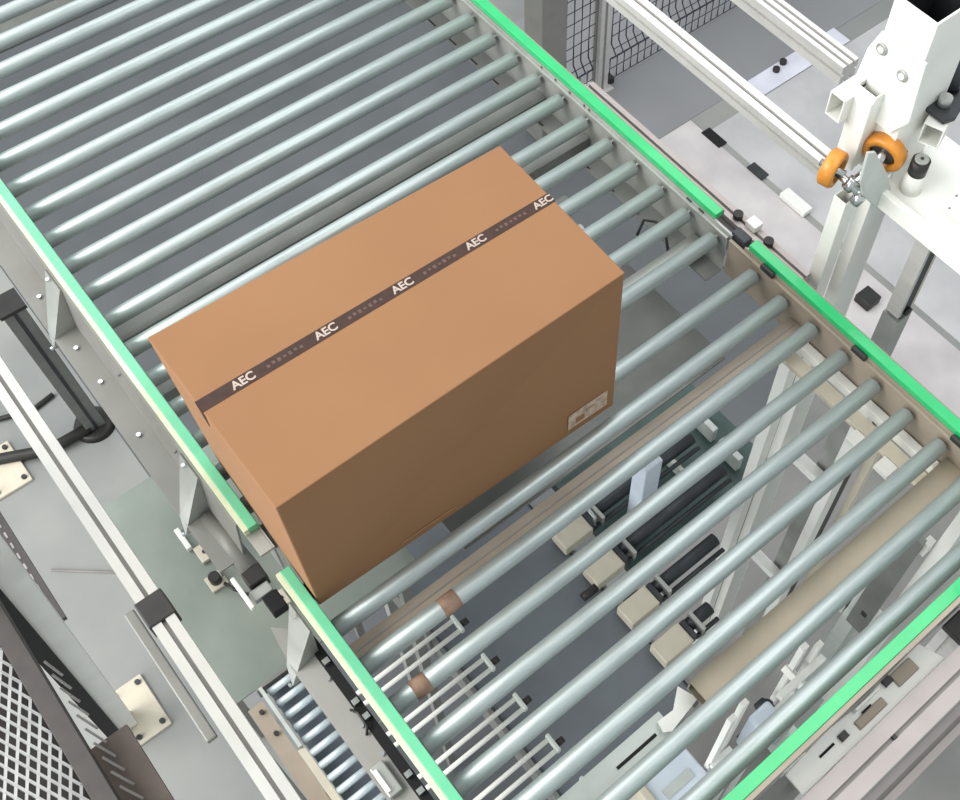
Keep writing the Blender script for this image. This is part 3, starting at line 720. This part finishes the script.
fn = thing('mesh_guard', 'dark framed guard panel of bright expanded metal in bottom left corner', 'fence', (-.6, .2, -.5))
FX = -.605
MB().box(FX, FX+.046, -.6, 1.4, -.54, -.50).build('bottom_rail', 'fence', fn, .002)
MB().box(FX-.01, -.476, -.6, .25, -.62, -.60).build('lower_rail', 'brownrail', fn)
MB().box(FX-.42, FX-.405, -.6, 1.2, -.36, -.33).build('outer_rail', 'fence', fn)
mb = MB()
# expanded metal: sloping sheet of diamonds, long way along the rail
LD, SD = .050, .023; HR, HH = .0032, .0018
nx = int(.40/(SD/2)); ny = int(1.35/LD)
for i in range(nx):
    for j in range(ny):
        xc = FX-.002-SD/2*i; yc = -.45+LD*(j+.5*(i % 2)); zc = -.50+.36*(SD/2)*i
        for sg in (-1, 1):
            p0 = Vector((xc, yc, zc)); p1 = Vector((xc-SD/2, yc+sg*LD/2, zc+.36*SD/2))
            d = (p1-p0).normalized(); nn = Vector((.34, 0, .94)); nn = (nn + Vector((0, .5*sg, 0))).normalized(); t_ = d.cross(nn).normalized()*HR; q = nn*HH
            vs = [mb.bm.verts.new(p) for p in (p0-t_-q, p0+t_-q, p0+t_+q, p0-t_+q, p1-t_-q, p1+t_-q, p1+t_+q, p1-t_+q)]
            for f_ in ((0,1,5,4), (1,2,6,5), (2,3,7,6), (3,0,4,7)): mb.bm.faces.new([vs[k] for k in f_])
mb.build('expanded_metal', 'mesh', fn)
MB().prism([(FX-.0, -.5, -.56), (FX-.0, 1.1, -.56), (FX-.42, 1.1, -.46), (FX-.42, -.5, -.46)], (0, 0, -.004)).build('backing_sheet', 'fence', fn)
for k in range(15):
    y = .50-.042*k
    MB().cyl((FX+.053, y, -.575), (FX+.070+.001*k, y-.055, -.585), .0030, 8).build('mesh_end', 'meshend', fn)
PX0, PY0 = -.622, 1.22
pc = thing('perforated_channel', 'dark channel with row of small bright slots beside silver post', 'channel', (-.6, 1.6, -1.8))
MB().box(PX0, PX0+.045, PY0, PY0+1.2, -1.80, -1.775).build('channel', 'fence', pc)
for k in range(22):
    y = PY0+.04+.052*k; MB().box(PX0+.018, PX0+.025, y, y+.026, -1.775, -1.773).build('bright_slot', 'meshend', pc)
MB().box(PX0-.14, PX0-.003, PY0+.25, PY0+1.2, -1.90, -1.88).build('side_sheet', 'fence', pc)
tag(MB().cyl((-.30, 1.92, -1.2), (-.30, 1.92, -1.17), .035, 20).build('red_button', 'orange'), 'small round orange-brown button at left edge beside conveyor side', 'button')

# ------------------------------------------------------------ light: bright factory hall
w = bpy.data.worlds.new('hall'); S.world = w; w.use_nodes = True
w.node_tree.nodes['Background'].inputs[0].default_value = (.80, .86, .90, 1)
w.node_tree.nodes['Background'].inputs[1].default_value = .68
def area(name, loc, tgt, sx, sy, e, col):
    l = bpy.data.lights.new(name, 'AREA'); l.shape = 'RECTANGLE'; l.size = sx; l.size_y = sy; l.energy = e; l.color = col
    o = bpy.data.objects.new(name, l); C.objects.link(o); o.location = loc
    o.rotation_euler = (Vector(tgt)-Vector(loc)).to_track_quat('-Z', 'Y').to_euler()
    return o
area('hall_light', (-4.6, 2.4, 4.4), (.5, .2, 0), 5, 4, 480, (1, .98, .95))
area('hall_light', (-.3, 5.4, 5.2), (.5, .4, 0), 6, 3, 130, (.98, .99, 1))
area('hall_light', (3.4, 2.4, 5.4), (1.2, 0, -.5), 4, 3, 95, (.97, .98, 1))
area('side_fill', (-5.8, .6, -.4), (1.4, 0, -.9), 4, 3.5, 230, (.97, .99, 1))  # added unseen fill from low left, brightens the left-facing white parts
area('hall_light', (2.0, -1.2, 5.5), (1.2, -.4, -.8), 4, 1.6, 80, (1, .99, .96))

# ------------------------------------------------------------ camera
F, yaw, pit, rol = 1165.59552, .7750243, .99775366, .0817602
CX, CY = 603.81872, 343.4895
cyw, syw = math.cos(yaw), math.sin(yaw)
fwd = Vector((syw*math.cos(pit), cyw*math.cos(pit), -math.sin(pit)))
rt = Vector((cyw, -syw, 0)); upv = rt.cross(fwd)
r_ = rt*math.cos(rol)+upv*math.sin(rol); u_ = -rt*math.sin(rol)+upv*math.cos(rol)
cam = bpy.data.cameras.new('camera'); co = bpy.data.objects.new('camera', cam); C.objects.link(co)
mx = Matrix((r_, u_, -fwd)).transposed().to_4x4(); mx.translation = (-.18502122, -.97437648, 2.28629217)
co.matrix_world = mx
cam.sensor_width = 36; cam.lens = F/960*36
cam.shift_x = (480-CX)/960; cam.shift_y = (CY-400)/960
cam.clip_start = .05; cam.clip_end = 100
S.camera = co
S.view_settings.view_transform = 'Standard'; S.view_settings.look = 'None'
S.view_settings.exposure = 0.30; S.view_settings.gamma = 1; S.view_settings.use_curve_mapping = False
